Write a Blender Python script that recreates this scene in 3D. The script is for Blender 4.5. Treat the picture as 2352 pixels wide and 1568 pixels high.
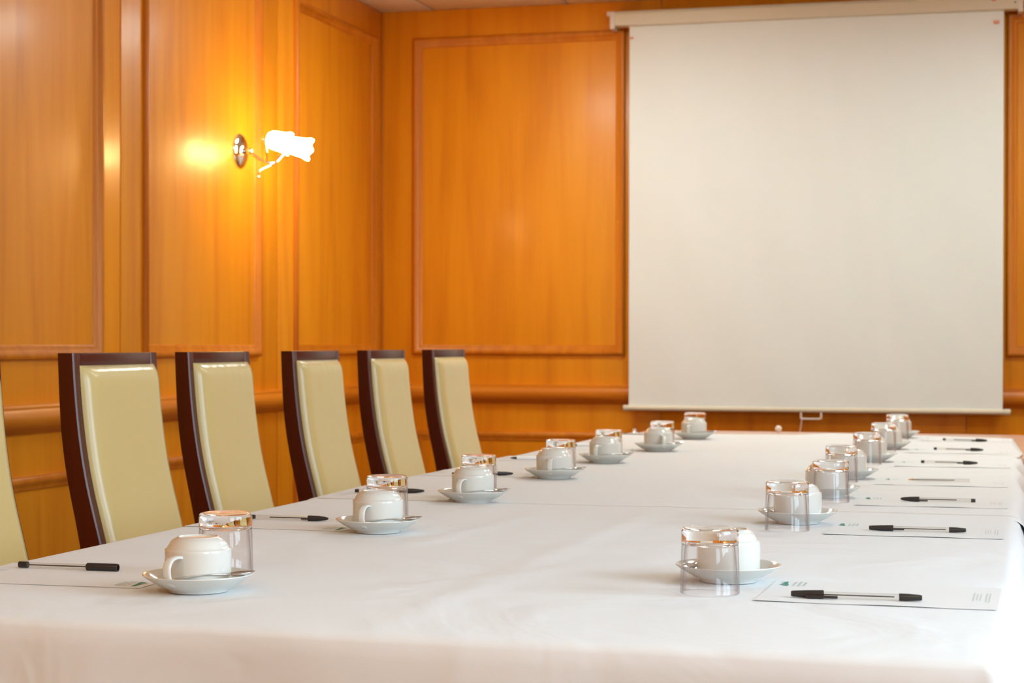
import bpy, bmesh, math, random
from mathutils import Vector, Matrix, noise
PI = math.pi
random.seed(7)
S = bpy.context.scene
C = S.collection
for o in list(bpy.data.objects): bpy.data.objects.remove(o)

# ------------------------------------------------------------------ camera
cd = bpy.data.cameras.new('camera'); cam = bpy.data.objects.new('camera', cd); C.objects.link(cam)
cd.sensor_width = 36.0; cd.sensor_fit = 'HORIZONTAL'
cd.lens = 4290.5 / 2352 * 36
cd.shift_y = 25.05 / 2352
yaw, pit, rol = math.radians(15.199), math.radians(-0.286), math.radians(0.116)
F = Vector((-math.sin(yaw)*math.cos(pit), math.cos(yaw)*math.cos(pit), math.sin(pit)))
Rt = Vector((math.cos(yaw), math.sin(yaw), 0)); Up = Rt.cross(F)
R2 = Rt*math.cos(rol) + Up*math.sin(rol); U2 = Up*math.cos(rol) - Rt*math.sin(rol)
cam.matrix_world = Matrix(((R2.x, U2.x, -F.x, 0), (R2.y, U2.y, -F.y, 0), (R2.z, U2.z, -F.z, 1.08), (0, 0, 0, 1)))
cd.clip_start = 0.05
cd.dof.use_dof = True; cd.dof.focus_distance = 3.05; cd.dof.aperture_fstop = 10.0
S.camera = cam

# ------------------------------------------------------------------ view and world
vs = S.view_settings
S.display_settings.display_device = 'sRGB'
vs.view_transform = 'Standard'; vs.look = 'None'; vs.gamma = 1.0; vs.use_curve_mapping = False
vs.exposure = 0.71
w = bpy.data.worlds.new('world'); S.world = w; w.use_nodes = True
bg = w.node_tree.nodes['Background']; bg.inputs[0].default_value = (0.62, 0.80, 1.0, 1); bg.inputs[1].default_value = 1.0

# room measures
XW, YW, XR, YF, ZC = -3.142, 9.025, 1.75, -1.6, 2.763
TZ = 0.740

def area(name, loc, direction, sx, sy, power, col):
    l = bpy.data.lights.new(name, 'AREA'); l.shape = 'RECTANGLE'; l.size = sx; l.size_y = sy
    l.energy = power; l.color = col
    o = bpy.data.objects.new(name, l); C.objects.link(o)
    o.location = loc; o.rotation_euler = Vector(direction).to_track_quat('-Z', 'Y').to_euler()
    return o
# daylight entering by the two windows of the right wall
area('daylight_1', (XR+0.12, 2.2, 1.65), (-1, 0, -0.12), 1.4, 1.5, 42, (0.66, 0.87, 1.0))
area('daylight_2', (XR+0.12, 0.1, 1.65), (-1, 0, -0.12), 1.4, 1.5, 34, (0.66, 0.86, 1.0))

# ------------------------------------------------------------------ materials
def mat(name, col, rough=0.5, metal=0.0, coat=0.0, spec=0.5, trans=0.0, ior=1.45, emit=None, es=0.0, coat_rough=0.1):
    m = bpy.data.materials.new(name); m.use_nodes = True
    b = m.node_tree.nodes['Principled BSDF']
    b.inputs['Base Color'].default_value = (*col, 1); b.inputs['Roughness'].default_value = rough
    b.inputs['Metallic'].default_value = metal; b.inputs['Coat Weight'].default_value = coat
    b.inputs['Coat Roughness'].default_value = coat_rough
    b.inputs['Specular IOR Level'].default_value = spec
    b.inputs['Transmission Weight'].default_value = trans; b.inputs['IOR'].default_value = ior
    if emit: b.inputs['Emission Color'].default_value = (*emit, 1); b.inputs['Emission Strength'].default_value = es
    return m
def nodes(m): return m.node_tree.nodes, m.node_tree.links, m.node_tree.nodes['Principled BSDF']

def wood(name, cols, axis='Z', scale=1.0, rough=0.3, coat=0.25, grain_bump=0.02, coat_rough=0.12):
    """veneer: stretched noise along one axis plus cathedral rings"""
    m = mat(name, cols[1], rough, coat=coat, coat_rough=coat_rough)
    N, L, b = nodes(m)
    tc = N.new('ShaderNodeTexCoord'); mp = N.new('ShaderNodeMapping'); L.new(tc.outputs['Object'], mp.inputs[0])
    s = [9*scale]*3; s['XYZ'.index(axis)] = 0.55*scale; mp.inputs['Scale'].default_value = s
    n1 = N.new('ShaderNodeTexNoise'); n1.inputs['Scale'].default_value = 1.0; n1.inputs['Detail'].default_value = 3; n1.inputs['Distortion'].default_value = 0.6
    L.new(mp.outputs[0], n1.inputs[0])
    mp2 = N.new('ShaderNodeMapping'); L.new(tc.outputs['Object'], mp2.inputs[0])
    s2 = [130*scale]*3; s2['XYZ'.index(axis)] = 3.5*scale; mp2.inputs['Scale'].default_value = s2
    n2 = N.new('ShaderNodeTexNoise'); n2.inputs['Scale'].default_value = 1.0; n2.inputs['Detail'].default_value = 3
    L.new(mp2.outputs[0], n2.inputs[0])
    # rings
    mp3 = N.new('ShaderNodeMapping'); L.new(tc.outputs['Object'], mp3.inputs[0])
    s3 = [3.2*scale]*3; s3['XYZ'.index(axis)] = 0.42*scale; mp3.inputs['Scale'].default_value = s3
    n3 = N.new('ShaderNodeTexNoise'); n3.inputs['Scale'].default_value = 1.0; n3.inputs['Detail'].default_value = 1.5
    L.new(mp3.outputs[0], n3.inputs[0])
    mul = N.new('ShaderNodeMath'); mul.operation = 'MULTIPLY'; mul.inputs[1].default_value = 62; L.new(n3.outputs[0], mul.inputs[0])
    sn = N.new('ShaderNodeMath'); sn.operation = 'SINE'; L.new(mul.outputs[0], sn.inputs[0])
    a1 = N.new('ShaderNodeMath'); a1.operation = 'MULTIPLY_ADD'; a1.inputs[1].default_value = 0.035; L.new(sn.outputs[0], a1.inputs[0]); L.new(n1.outputs[0], a1.inputs[2])
    a2 = N.new('ShaderNodeMath'); a2.operation = 'MULTIPLY_ADD'; a2.inputs[1].default_value = 0.22; L.new(n2.outputs[0], a2.inputs[0]); L.new(a1.outputs[0], a2.inputs[2])
    r = N.new('ShaderNodeValToRGB'); L.new(a2.outputs[0], r.inputs[0])
    e = r.color_ramp.elements
    e[0].position = 0.30; e[0].color = (*cols[0], 1); e[1].position = 0.92; e[1].color = (*cols[2], 1)
    k = e.new(0.61); k.color = (*cols[1], 1)
    L.new(r.outputs[0], b.inputs['Base Color'])
    bp = N.new('ShaderNodeBump'); bp.inputs['Strength'].default_value = grain_bump; bp.inputs['Distance'].default_value = 0.01
    L.new(a2.outputs[0], bp.inputs['Height']); L.new(bp.outputs[0], b.inputs['Normal'])
    return m

M = {}
WC = [(0.68, 0.215, 0.004), (0.83, 0.305, 0.006), (0.90, 0.365, 0.010)]
M['veneer'] = wood('cherry_veneer', WC, 'Z', rough=0.44, coat=0.16, coat_rough=0.2)
M['trim_v'] = wood('cherry_trim_upright', [(0.54, 0.145, 0.005), (0.65, 0.20, 0.007), (0.74, 0.265, 0.012)], 'Z', 1.6, rough=0.42, coat=0.12, coat_rough=0.25)
M['trim_y'] = wood('cherry_trim_side', [(0.54, 0.145, 0.005), (0.65, 0.20, 0.007), (0.74, 0.265, 0.012)], 'Y', 1.6, rough=0.42, coat=0.12, coat_rough=0.25)
M['trim_x'] = wood('cherry_trim_back', [(0.54, 0.145, 0.005), (0.65, 0.20, 0.007), (0.74, 0.265, 0.012)], 'X', 1.6, rough=0.42, coat=0.12, coat_rough=0.25)
M['beech'] = wood('pale_beech', [(0.62, 0.36, 0.24), (0.70, 0.43, 0.30), (0.76, 0.50, 0.36)], 'X', 1.5, rough=0.35, coat=0.2)
M['mahogany'] = wood('dark_mahogany', [(0.030, 0.0008, 0.0008), (0.055, 0.0012, 0.001), (0.080, 0.003, 0.002)], 'Z', 2.0, rough=0.36, coat=0.28, coat_rough=0.3)
M['chrome'] = mat('chrome', (0.86, 0.86, 0.86), 0.08, 1.0)
M['steel'] = mat('steel', (0.72, 0.71, 0.70), 0.13, 1.0)
M['black'] = mat('black_plastic', (0.022, 0.018, 0.018), 0.3, coat=0.2)
M['ink'] = mat('ink_refill', (0.035, 0.032, 0.035), 0.4)
M['barrel'] = mat('clear_barrel', (0.96, 0.97, 0.98), 0.05, trans=1.0, ior=1.12)
M['whiteplastic'] = mat('white_barrel', (0.9, 0.9, 0.9), 0.35)
M['brass'] = mat('brass', (0.75, 0.42, 0.12), 0.25, 1.0)
M['china'] = mat('white_china', (0.70, 0.695, 0.65), 0.14, coat=0.35, coat_rough=0.04, spec=0.5)
M['glass'] = mat('clear_glass', (1, 1, 1), 0.0, trans=1.0, ior=1.47)
M['paper'] = mat('white_paper', (0.78, 0.792, 0.805), 0.75, spec=0.2)
M['green'] = mat('green_print', (0.02, 0.30, 0.19), 0.7)
M['greyprint'] = mat('grey_print', (0.50, 0.53, 0.54), 0.8)
M['greengrey'] = mat('grey_green_print', (0.36, 0.48, 0.42), 0.8)
M['screen'] = mat('screen_fabric', (0.84, 0.90, 0.90), 0.85, spec=0.15)
M['casing'] = mat('cream_metal', (0.74, 0.70, 0.56), 0.4)
M['cap'] = mat('white_endcap', (0.80, 0.74, 0.68), 0.4)
M['red'] = mat('red_sticker', (0.85, 0.16, 0.08), 0.6)
M['pinksticker'] = mat('faded_red_sticker', (0.80, 0.36, 0.26), 0.6)
M['dark'] = mat('dark_gap', (0.05, 0.03, 0.02), 0.8)
M['carpet'] = mat('brown_carpet', (0.20, 0.13, 0.09), 0.95, spec=0.1)
M['lamp'] = mat('lit_lamp_glass', (1, 0.9, 0.75), 0.3, emit=(1.0, 0.62, 0.24), es=36)
M['panel_light'] = mat('lit_ceiling_diffuser', (1, 1, 1), 0.5, emit=(0.88, 1.0, 0.95), es=12.6)
M['warm_fill'] = mat('warm_fill_diffuser', (1, 1, 1), 0.5, emit=(1.0, 0.83, 0.45), es=8.6)  # glow of the added fill panels that brighten the hanging cloth front

def thin_clear(name, ior=1.5, tint=(1, 1, 1), edge=(0.5, 0.5, 0.5)):
    '''thin clear wall: light passes straight on, reflections grow towards the edges'''
    m = bpy.data.materials.new(name); m.use_nodes = True; N, L = m.node_tree.nodes, m.node_tree.links
    N.remove(N['Principled BSDF']); out = N['Material Output']
    t = N.new('ShaderNodeBsdfTransparent'); t.inputs[0].default_value = (*tint, 1)
    g = N.new('ShaderNodeBsdfGlossy'); g.inputs['Roughness'].default_value = 0.02; g.inputs['Color'].default_value = (1, 1, 1, 1)
    lw = N.new('ShaderNodeLayerWeight'); lw.inputs[0].default_value = 0.5
    pw = N.new('ShaderNodeMath'); pw.operation = 'POWER'; pw.inputs[1].default_value = 4.0; L.new(lw.outputs['Facing'], pw.inputs[0])
    f = N.new('ShaderNodeMath'); f.operation = 'MULTIPLY_ADD'; f.inputs[1].default_value = 0.62; f.inputs[2].default_value = (ior-1)**2/(ior+1)**2; L.new(pw.outputs[0], f.inputs[0]); x = N.new('ShaderNodeMixShader')
    rr = N.new('ShaderNodeValToRGB'); L.new(lw.outputs['Facing'], rr.inputs[0]); e = rr.color_ramp.elements
    e[0].position = 0.42; e[0].color = (*tint, 1); e[1].position = 0.97; e[1].color = (*edge, 1); k = e.new(0.72); k.color = (*[0.62*a+0.38*b for a, b in zip(tint, edge)], 1)
    L.new(rr.outputs[0], t.inputs[0])
    L.new(f.outputs[0], x.inputs[0]); L.new(t.outputs[0], x.inputs[1]); L.new(g.outputs[0], x.inputs[2]); L.new(x.outputs[0], out.inputs['Surface'])
    return m
M['glass_wall'] = thin_clear('clear_glass_wall', 1.42, (0.985, 0.98, 0.98), (0.52, 0.44, 0.43)); M['barrel'] = thin_clear('clear_barrel_wall', 1.5, (0.93, 0.92, 0.90), (0.6, 0.58, 0.55))

def leather():
    m = mat('cream_leather', (0.69, 0.56, 0.255), 0.30, coat=0.25, coat_rough=0.18)
    N, L, b = nodes(m)
    tc = N.new('ShaderNodeTexCoord')
    n = N.new('ShaderNodeTexNoise'); n.inputs['Scale'].default_value = 420; n.inputs['Detail'].default_value = 3; L.new(tc.outputs['Object'], n.inputs[0])
    n2 = N.new('ShaderNodeTexNoise'); n2.inputs['Scale'].default_value = 9; n2.inputs['Detail'].default_value = 2; L.new(tc.outputs['Object'], n2.inputs[0])
    b1 = N.new('ShaderNodeBump'); b1.inputs['Strength'].default_value = 0.10; b1.inputs['Distance'].default_value = 0.001; L.new(n.outputs[0], b1.inputs['Height'])
    b2 = N.new('ShaderNodeBump'); b2.inputs['Strength'].default_value = 0.25; b2.inputs['Distance'].default_value = 0.01; L.new(n2.outputs[0], b2.inputs['Height']); L.new(b1.outputs[0], b2.inputs['Normal'])
    L.new(b2.outputs[0], b.inputs['Normal']); return m
M['leather'] = leather()
def linen():
    m = mat('white_linen', (0.765, 0.785, 0.805), 0.85, spec=0.2)
    N, L, b = nodes(m)
    b.inputs['Sheen Weight'].default_value = 0.1
    tc = N.new('ShaderNodeTexCoord')
    n = N.new('ShaderNodeTexNoise'); n.inputs['Scale'].default_value = 3.2; n.inputs['Detail'].default_value = 4; n.inputs['Distortion'].default_value = 0.8; L.new(tc.outputs['Object'], n.inputs[0])
    v = N.new('ShaderNodeTexNoise'); v.inputs['Scale'].default_value = 900; L.new(tc.outputs['Object'], v.inputs[0])
    b1 = N.new('ShaderNodeBump'); b1.inputs['Strength'].default_value = 0.55; b1.inputs['Distance'].default_value = 0.020; L.new(n.outputs[0], b1.inputs['Height'])
    b2 = N.new('ShaderNodeBump'); b2.inputs['Strength'].default_value = 0.15; b2.inputs['Distance'].default_value = 0.0008; L.new(v.outputs[0], b2.inputs['Height']); L.new(b1.outputs[0], b2.inputs['Normal'])
    L.new(b2.outputs[0], b.inputs['Normal']); return m
M['linen'] = linen()
def tiles():
    m = mat('mineral_ceiling_tile', (0.72, 0.66, 0.60), 0.9, spec=0.1)
    N, L, b = nodes(m)
    tc = N.new('ShaderNodeTexCoord'); n = N.new('ShaderNodeTexNoise'); n.inputs['Scale'].default_value = 60; n.inputs['Detail'].default_value = 4
    L.new(tc.outputs['Object'], n.inputs[0]); r = N.new('ShaderNodeValToRGB'); L.new(n.outputs[0], r.inputs[0])
    r.color_ramp.elements[0].position = 0.3; r.color_ramp.elements[0].color = (0.82, 0.76, 0.68, 1); r.color_ramp.elements[1].color = (0.92, 0.86, 0.78, 1)
    L.new(r.outputs[0], b.inputs['Base Color']); return m
M['tile'] = tiles()
def carpetm():
    N, L, b = nodes(M['carpet'])
    tc = N.new('ShaderNodeTexCoord'); n = N.new('ShaderNodeTexNoise'); n.inputs['Scale'].default_value = 300; L.new(tc.outputs['Object'], n.inputs[0])
    bp = N.new('ShaderNodeBump'); bp.inputs['Strength'].default_value = 0.6; bp.inputs['Distance'].default_value = 0.004; L.new(n.outputs[0], bp.inputs['Height']); L.new(bp.outputs[0], b.inputs['Normal'])
carpetm()

# ------------------------------------------------------------------ mesh helpers
def obj(name, bm, m, parent=None, loc=None, sharp=32, smooth=True):
    bmesh.ops.recalc_face_normals(bm, faces=bm.faces)
    for f in bm.faces: f.smooth = smooth
    lim = math.radians(sharp)
    for e in bm.edges:
        if len(e.link_faces) == 2 and e.calc_face_angle(0) > lim: e.smooth = False
    me = bpy.data.meshes.new(name); bm.to_mesh(me); bm.free()
    for k in (m if isinstance(m, (list, tuple)) else [m]): me.materials.append(k)
    o = bpy.data.objects.new(name, me); C.objects.link(o)
    if parent: o.parent = parent
    if loc: o.location = loc
    return o
def tag(o, label, cat, group=None):
    o['label'] = label; o['category'] = cat
    if group: o['group'] = group
    return o
def empty(name, loc, rz=0):
    o = bpy.data.objects.new(name, None); C.objects.link(o); o.location = loc; o.rotation_euler = (0, 0, rz)
    o.empty_display_size = 0.05; return o
def copy_tree(o, parent=None):
    c = o.copy(); C.objects.link(c); c.parent = parent
    for ch in [x for x in bpy.data.objects if x.parent == o]: copy_tree(ch, c)
    return c
def struct(o): o['kind'] = 'structure'; return o

def box(bm, x0, x1, y0, y1, z0, z1, bev=0.0):
    v = [bm.verts.new((x, y, z)) for x in (x0, x1) for y in (y0, y1) for z in (z0, z1)]
    fs = [(0, 1, 3, 2), (4, 6, 7, 5), (0, 4, 5, 1), (2, 3, 7, 6), (0, 2, 6, 4), (1, 5, 7, 3)]
    F_ = [bm.faces.new([v[i] for i in f]) for f in fs]
    if bev > 0:
        es = list({e for f in F_ for e in f.edges})
        bmesh.ops.bevel(bm, geom=es, offset=bev, segments=2, profile=0.5, affect='EDGES')
def lathe(bm, prof, n=48, cx=0, cy=0, closed=False):
    rings = []
    for r, z in prof:
        if r < 1e-6: rings.append([bm.verts.new((cx, cy, z))])
        else: rings.append([bm.verts.new((cx + r*math.cos(2*PI*i/n), cy + r*math.sin(2*PI*i/n), z)) for i in range(n)])
    seq = list(zip(rings[:-1], rings[1:]))
    if closed: seq.append((rings[-1], rings[0]))
    for a, b in seq:
        for i in range(n):
            j = (i+1) % n
            if len(a) == 1 and len(b) == 1: continue
            if len(a) == 1: bm.faces.new((a[0], b[i], b[j]))
            elif len(b) == 1: bm.faces.new((a[i], a[j], b[0]))
            else: bm.faces.new((a[i], a[j], b[j], b[i]))
def spline(pts, k=8):
    """Catmull-Rom through the points"""
    P = [Vector(p) for p in pts]; P = [P[0]*2-P[1]] + P + [P[-1]*2-P[-2]]; out = []
    for i in range(1, len(P)-2):
        for j in range(k):
            t = j/k; a, b, c, d = P[i-1:i+3]
            out.append(0.5*((2*b) + (c-a)*t + (2*a-5*b+4*c-d)*t*t + (3*b-a-3*c+d)*t**3))
    out.append(P[-2]); return out
def sweep(bm, path, sect, up=Vector((0, 0, 1)), scale=None, cap=True):
    """sweep a closed 2D section (side, up) along a path"""
    rings = []
    n = len(path)
    for i, p in enumerate(path):
        t = (path[min(i+1, n-1)] - path[max(i-1, 0)]).normalized()
        s = t.cross(up)
        if s.length < 1e-5: s = Vector((1, 0, 0))
        s.normalize(); u = s.cross(t).normalized()
        k = scale[i] if scale else 1.0
        rings.append([bm.verts.new(p + s*a*k + u*b*k) for a, b in sect])
    m_ = len(sect)
    for a, b in zip(rings[:-1], rings[1:]):
        for i in range(m_): bm.faces.new((a[i], a[(i+1) % m_], b[(i+1) % m_], b[i]))
    if cap: bm.faces.new(rings[0][::-1]); bm.faces.new(rings[-1])
def circ(r, n=12, ry=None): return [(r*math.cos(2*PI*i/n), (ry or r)*math.sin(2*PI*i/n)) for i in range(n)]
def lathe_x(bm, prof, n=24):
    """lathe about the X axis: profile (r, x)"""
    t = bmesh.new(); lathe(t, prof, n)
    me = bpy.data.meshes.new('t'); t.to_mesh(me); t.free(); me.transform(Matrix(((0, 0, 1, 0), (0, 1, 0, 0), (-1, 0, 0, 0), (0, 0, 0, 1))))
    bm.from_mesh(me); bpy.data.meshes.remove(me)

# ------------------------------------------------------------------ the room
def moulding(name, rect, side, z=0, w_=0.050, h_=0.023):
    """mitred frame moulding around rect=(a0,a1,z0,z1) on the wall; side tells the wall"""
    a0, a1, z0, z1 = rect
    prof = [(0, 0), (0, h_*0.55), (w_*0.12, h_*0.95), (w_*0.3, h_), (w_*0.45, h_*0.85), (w_*0.58, h_*0.5), (w_*0.8, h_*0.38), (w_*0.94, h_*0.2), (w_, 0)]
    bm = bmesh.new()
    cor = [(a0, z0, 1, 1), (a1, z0, -1, 1), (a1, z1, -1, -1), (a0, z1, 1, -1)]
    rings = []
    for a, zz, sa, sz in cor:
        ring = []
        for q, hgt in prof:
            A, Z = a + sa*q, zz + sz*q
            ring.append(bm.verts.new({'left': (XW+hgt, A, Z), 'back': (A, YW-hgt, Z), 'right': (XR-hgt, A, Z), 'front': (A, YF+hgt, Z)}[side]))
        rings.append(ring)
    for i in range(4):
        a, b = rings[i], rings[(i+1) % 4]
        for k in range(len(prof)-1): bm.faces.new((a[k], a[k+1], b[k+1], b[k]))
    return struct(obj(name, bm, M['trim_v'], sharp=50))

def wall_with_joints(name, side, a0, a1, joints):
    """veneer sheets with a narrow dark V joint between them"""
    bm = bmesh.new(); g = 0.004
    cuts = [a0] + sorted(j for j in joints if a0 < j < a1) + [a1]
    for p, q in zip(cuts[:-1], cuts[1:]):
        p2 = p + (g if p != a0 else 0); q2 = q - (g if q != a1 else 0)
        if side == 'left': box(bm, XW-0.014, XW, p2, q2, 0, ZC, 0.0015)
        if side == 'back': box(bm, p2, q2, YW, YW+0.014, 0, ZC, 0.0015)
        if side == 'front': box(bm, p2, q2, YF-0.014, YF, 0, ZC, 0.0015)
    if side == 'left': box(bm, XW-0.11, XW-0.010, a0-0.1, a1+0.1, 0, ZC)
    if side == 'back': box(bm, a0-0.02, a1+0.1, YW+0.010, YW+0.11, 0, ZC)
    if side == 'front': box(bm, a0-0.02, a1+0.1, YF-0.11, YF-0.010, 0, ZC)
    return struct(obj(name, bm, M['veneer']))
lj = [7.64 - 1.484*k for k in range(7)]
bj = [-1.695, -0.240, 1.215]
wall_with_joints('wall_left', 'left', YF, YW, lj)
wall_with_joints('wall_back', 'back', XW, XR, bj)
wall_with_joints('wall_front', 'front', XW, XR, bj)
# right wall with two window openings
wins = [(1.35, 3.05), (-0.75, 0.95)]
bm = bmesh.new()
box(bm, XR, XR+0.10, YF-0.1, YW+0.1, 0, 0.88); box(bm, XR, XR+0.10, YF-0.1, YW+0.1, 2.42, ZC)
ys = [YF-0.1, -0.75, 0.95, 1.35, 3.05, YW+0.1]
for a, b in ((0, 1), (2, 3), (4, 5)): box(bm, XR, XR+0.10, ys[a], ys[b], 0.88, 2.42)
struct(obj('wall_right', bm, M['veneer']))
for i, (a, b) in enumerate(wins):
    bm = bmesh.new(); t = 0.05
    for y0, y1, z0, z1 in ((a, b, 0.88, 0.88+t), (a, b, 2.42-t, 2.42), (a, a+t, 0.93, 2.37), (b-t, b, 0.93, 2.37), ((a+b)/2-t/2, (a+b)/2+t/2, 0.93, 2.37)):
        box(bm, XR+0.02, XR+0.07, y0, y1, z0, z1)
    struct(obj('window_%d' % (i+1), bm, M['whiteplastic']))
# mouldings
T = [0]
def tn(): T[0] += 1; return 'trim_%d' % T[0]
left_panels = [(7.822, 8.925), (6.330, 7.430), (4.846, 5.996), (3.36, 4.50), (1.88, 3.02), (0.40, 1.54), (-1.08, 0.05)]
for a, b in left_panels:
    moulding(tn(), (a, b, 1.021, 2.622), 'left'); moulding(tn(), (a, b, 0.14, 0.640), 'left')
back_panels = [(-2.972, -1.874), (-1.517, -0.415), (-0.061, 1.040)]
for a, b in back_panels:
    moulding(tn(), (a, b, 1.021, 2.622), 'back'); moulding(tn(), (a, b, 0.14, 0.640), 'back')
def rail(name, side, p, q):
    prof = [(0, 0.779), (0.010, 0.779), (0.014, 0.786), (0.036, 0.795), (0.050, 0.812), (0.054, 0.832), (0.050, 0.850), (0.040, 0.860), (0.040, 0.868), (0.032, 0.875), (0, 0.875)]
    bm = bmesh.new()
    def pt(a, d, z): return {'left': (XW+d, a, z), 'back': (a, YW-d, z), 'right': (XR-d, a, z)}[side]
    A = [bm.verts.new(pt(p, d, z)) for d, z in prof]; B = [bm.verts.new(pt(q, d, z)) for d, z in prof]
    for i in range(len(prof)-1): bm.faces.new((A[i], A[i+1], B[i+1], B[i]))
    bm.faces.new(A); bm.faces.new(B)
    return struct(obj(name, bm, M['trim_y'] if side != 'back' else M['trim_x'], sharp=40))
rail(tn(), 'left', YF, YW); rail(tn(), 'back', XW, XR); rail(tn(), 'right', YF, YW)
for nm, bb in (('baseboard_left', (XW, XW+0.018, YF, YW)), ('baseboard_back', (XW+0.018, XR, YW-0.018, YW))):
    bm = bmesh.new(); box(bm, *bb, 0, 0.10, 0.003); struct(obj(nm, bm, M['trim_y']))
# corner bead between the two panelled walls
bm = bmesh.new(); box(bm, XW, XW+0.012, YW-0.012, YW, 0.88, ZC-0.02, 0.003); struct(obj(tn(), bm, M['trim_v']))
bm = bmesh.new(); box(bm, XW-0.1, XR+0.1, YF-0.1, YW+0.1, -0.06, 0); struct(obj('floor', bm, M['carpet']))
# suspended ceiling: mineral tiles between slim dark grooves
bm = bmesh.new()
box(bm, XW-0.1, XR+0.1, YF-0.1, YW+0.1, ZC+0.012, ZC+0.05)
xs = [XW, -2.870]; 
while xs[-1] < XR: xs.append(xs[-1]+0.70)
ysl = [YW, YW-0.42]
while ysl[-1] > YF: ysl.append(ysl[-1]-0.70)
LIGHTS = []
for i in range(len(xs)-1):
    for j in range(len(ysl)-1):
        x0, x1 = xs[i]+0.009, min(xs[i+1], XR)-0.009; y1, y0 = ysl[j]-0.009, max(ysl[j+1], YF)+0.009
        if j == 0: y1 = YW
        if i == 0: x0 = XW
        if x1 - x0 < 0.03 or y1-y0 < 0.03: continue
        if (i, j) in ((2, 2), (5, 2), (5, 5), (2, 13), (5, 13)): LIGHTS.append(((x0+x1)/2, (y0+y1)/2, x1-x0, y1-y0)); continue
        box(bm, x0, x1, y0, y1, ZC, ZC+0.014, 0.004)
struct(obj('ceiling', bm, [M['tile']]))

# recessed ceiling lights above the table, plus an added warm fill pair behind the camera
LNAME = ['above the table, first in the left row', 'added behind the camera as warm fill, last in the left row', 'above the table, first in the right row', 'above the table, second in the right row', 'added behind the camera as warm fill, last in the right row']
proto = None
for n_, (x, y, sx, sy) in enumerate(LIGHTS):
    if proto is None:
        proto = r = empty('ceiling_light', (x, y, ZC))
        bm = bmesh.new(); t = 0.03
        for q in ((-sx/2, sx/2, -sy/2, -sy/2+t), (-sx/2, sx/2, sy/2-t, sy/2), (-sx/2, -sx/2+t, -sy/2+t, sy/2-t), (sx/2-t, sx/2, -sy/2+t, sy/2-t)): box(bm, *q, 0, 0.011, 0.002)
        obj('frame', bm, M['whiteplastic'], r)
        bm = bmesh.new(); box(bm, -sx/2+t, sx/2-t, -sy/2+t, sy/2-t, 0.003, 0.009); obj('diffuser', bm, M['panel_light'], r)
    elif y < 0:   # unseen pair added behind the camera, warm fill for the cloth's front hang
        r = empty('ceiling_light', (x, y, ZC)); k = copy_tree([c for c in bpy.data.objects if c.parent == proto and c.name.startswith('frame')][0], r)
        bm = bmesh.new(); box(bm, -sx/2+t, sx/2-t, -sy/2+t, sy/2-t, 0.003, 0.009); obj('diffuser', bm, M['warm_fill'], r)
    else: r = copy_tree(proto); r.location = (x, y, ZC)
    tag(r, 'square recessed ceiling light %s from the screen wall' % LNAME[n_], 'ceiling light', 'recessed ceiling lights above the table')

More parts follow.
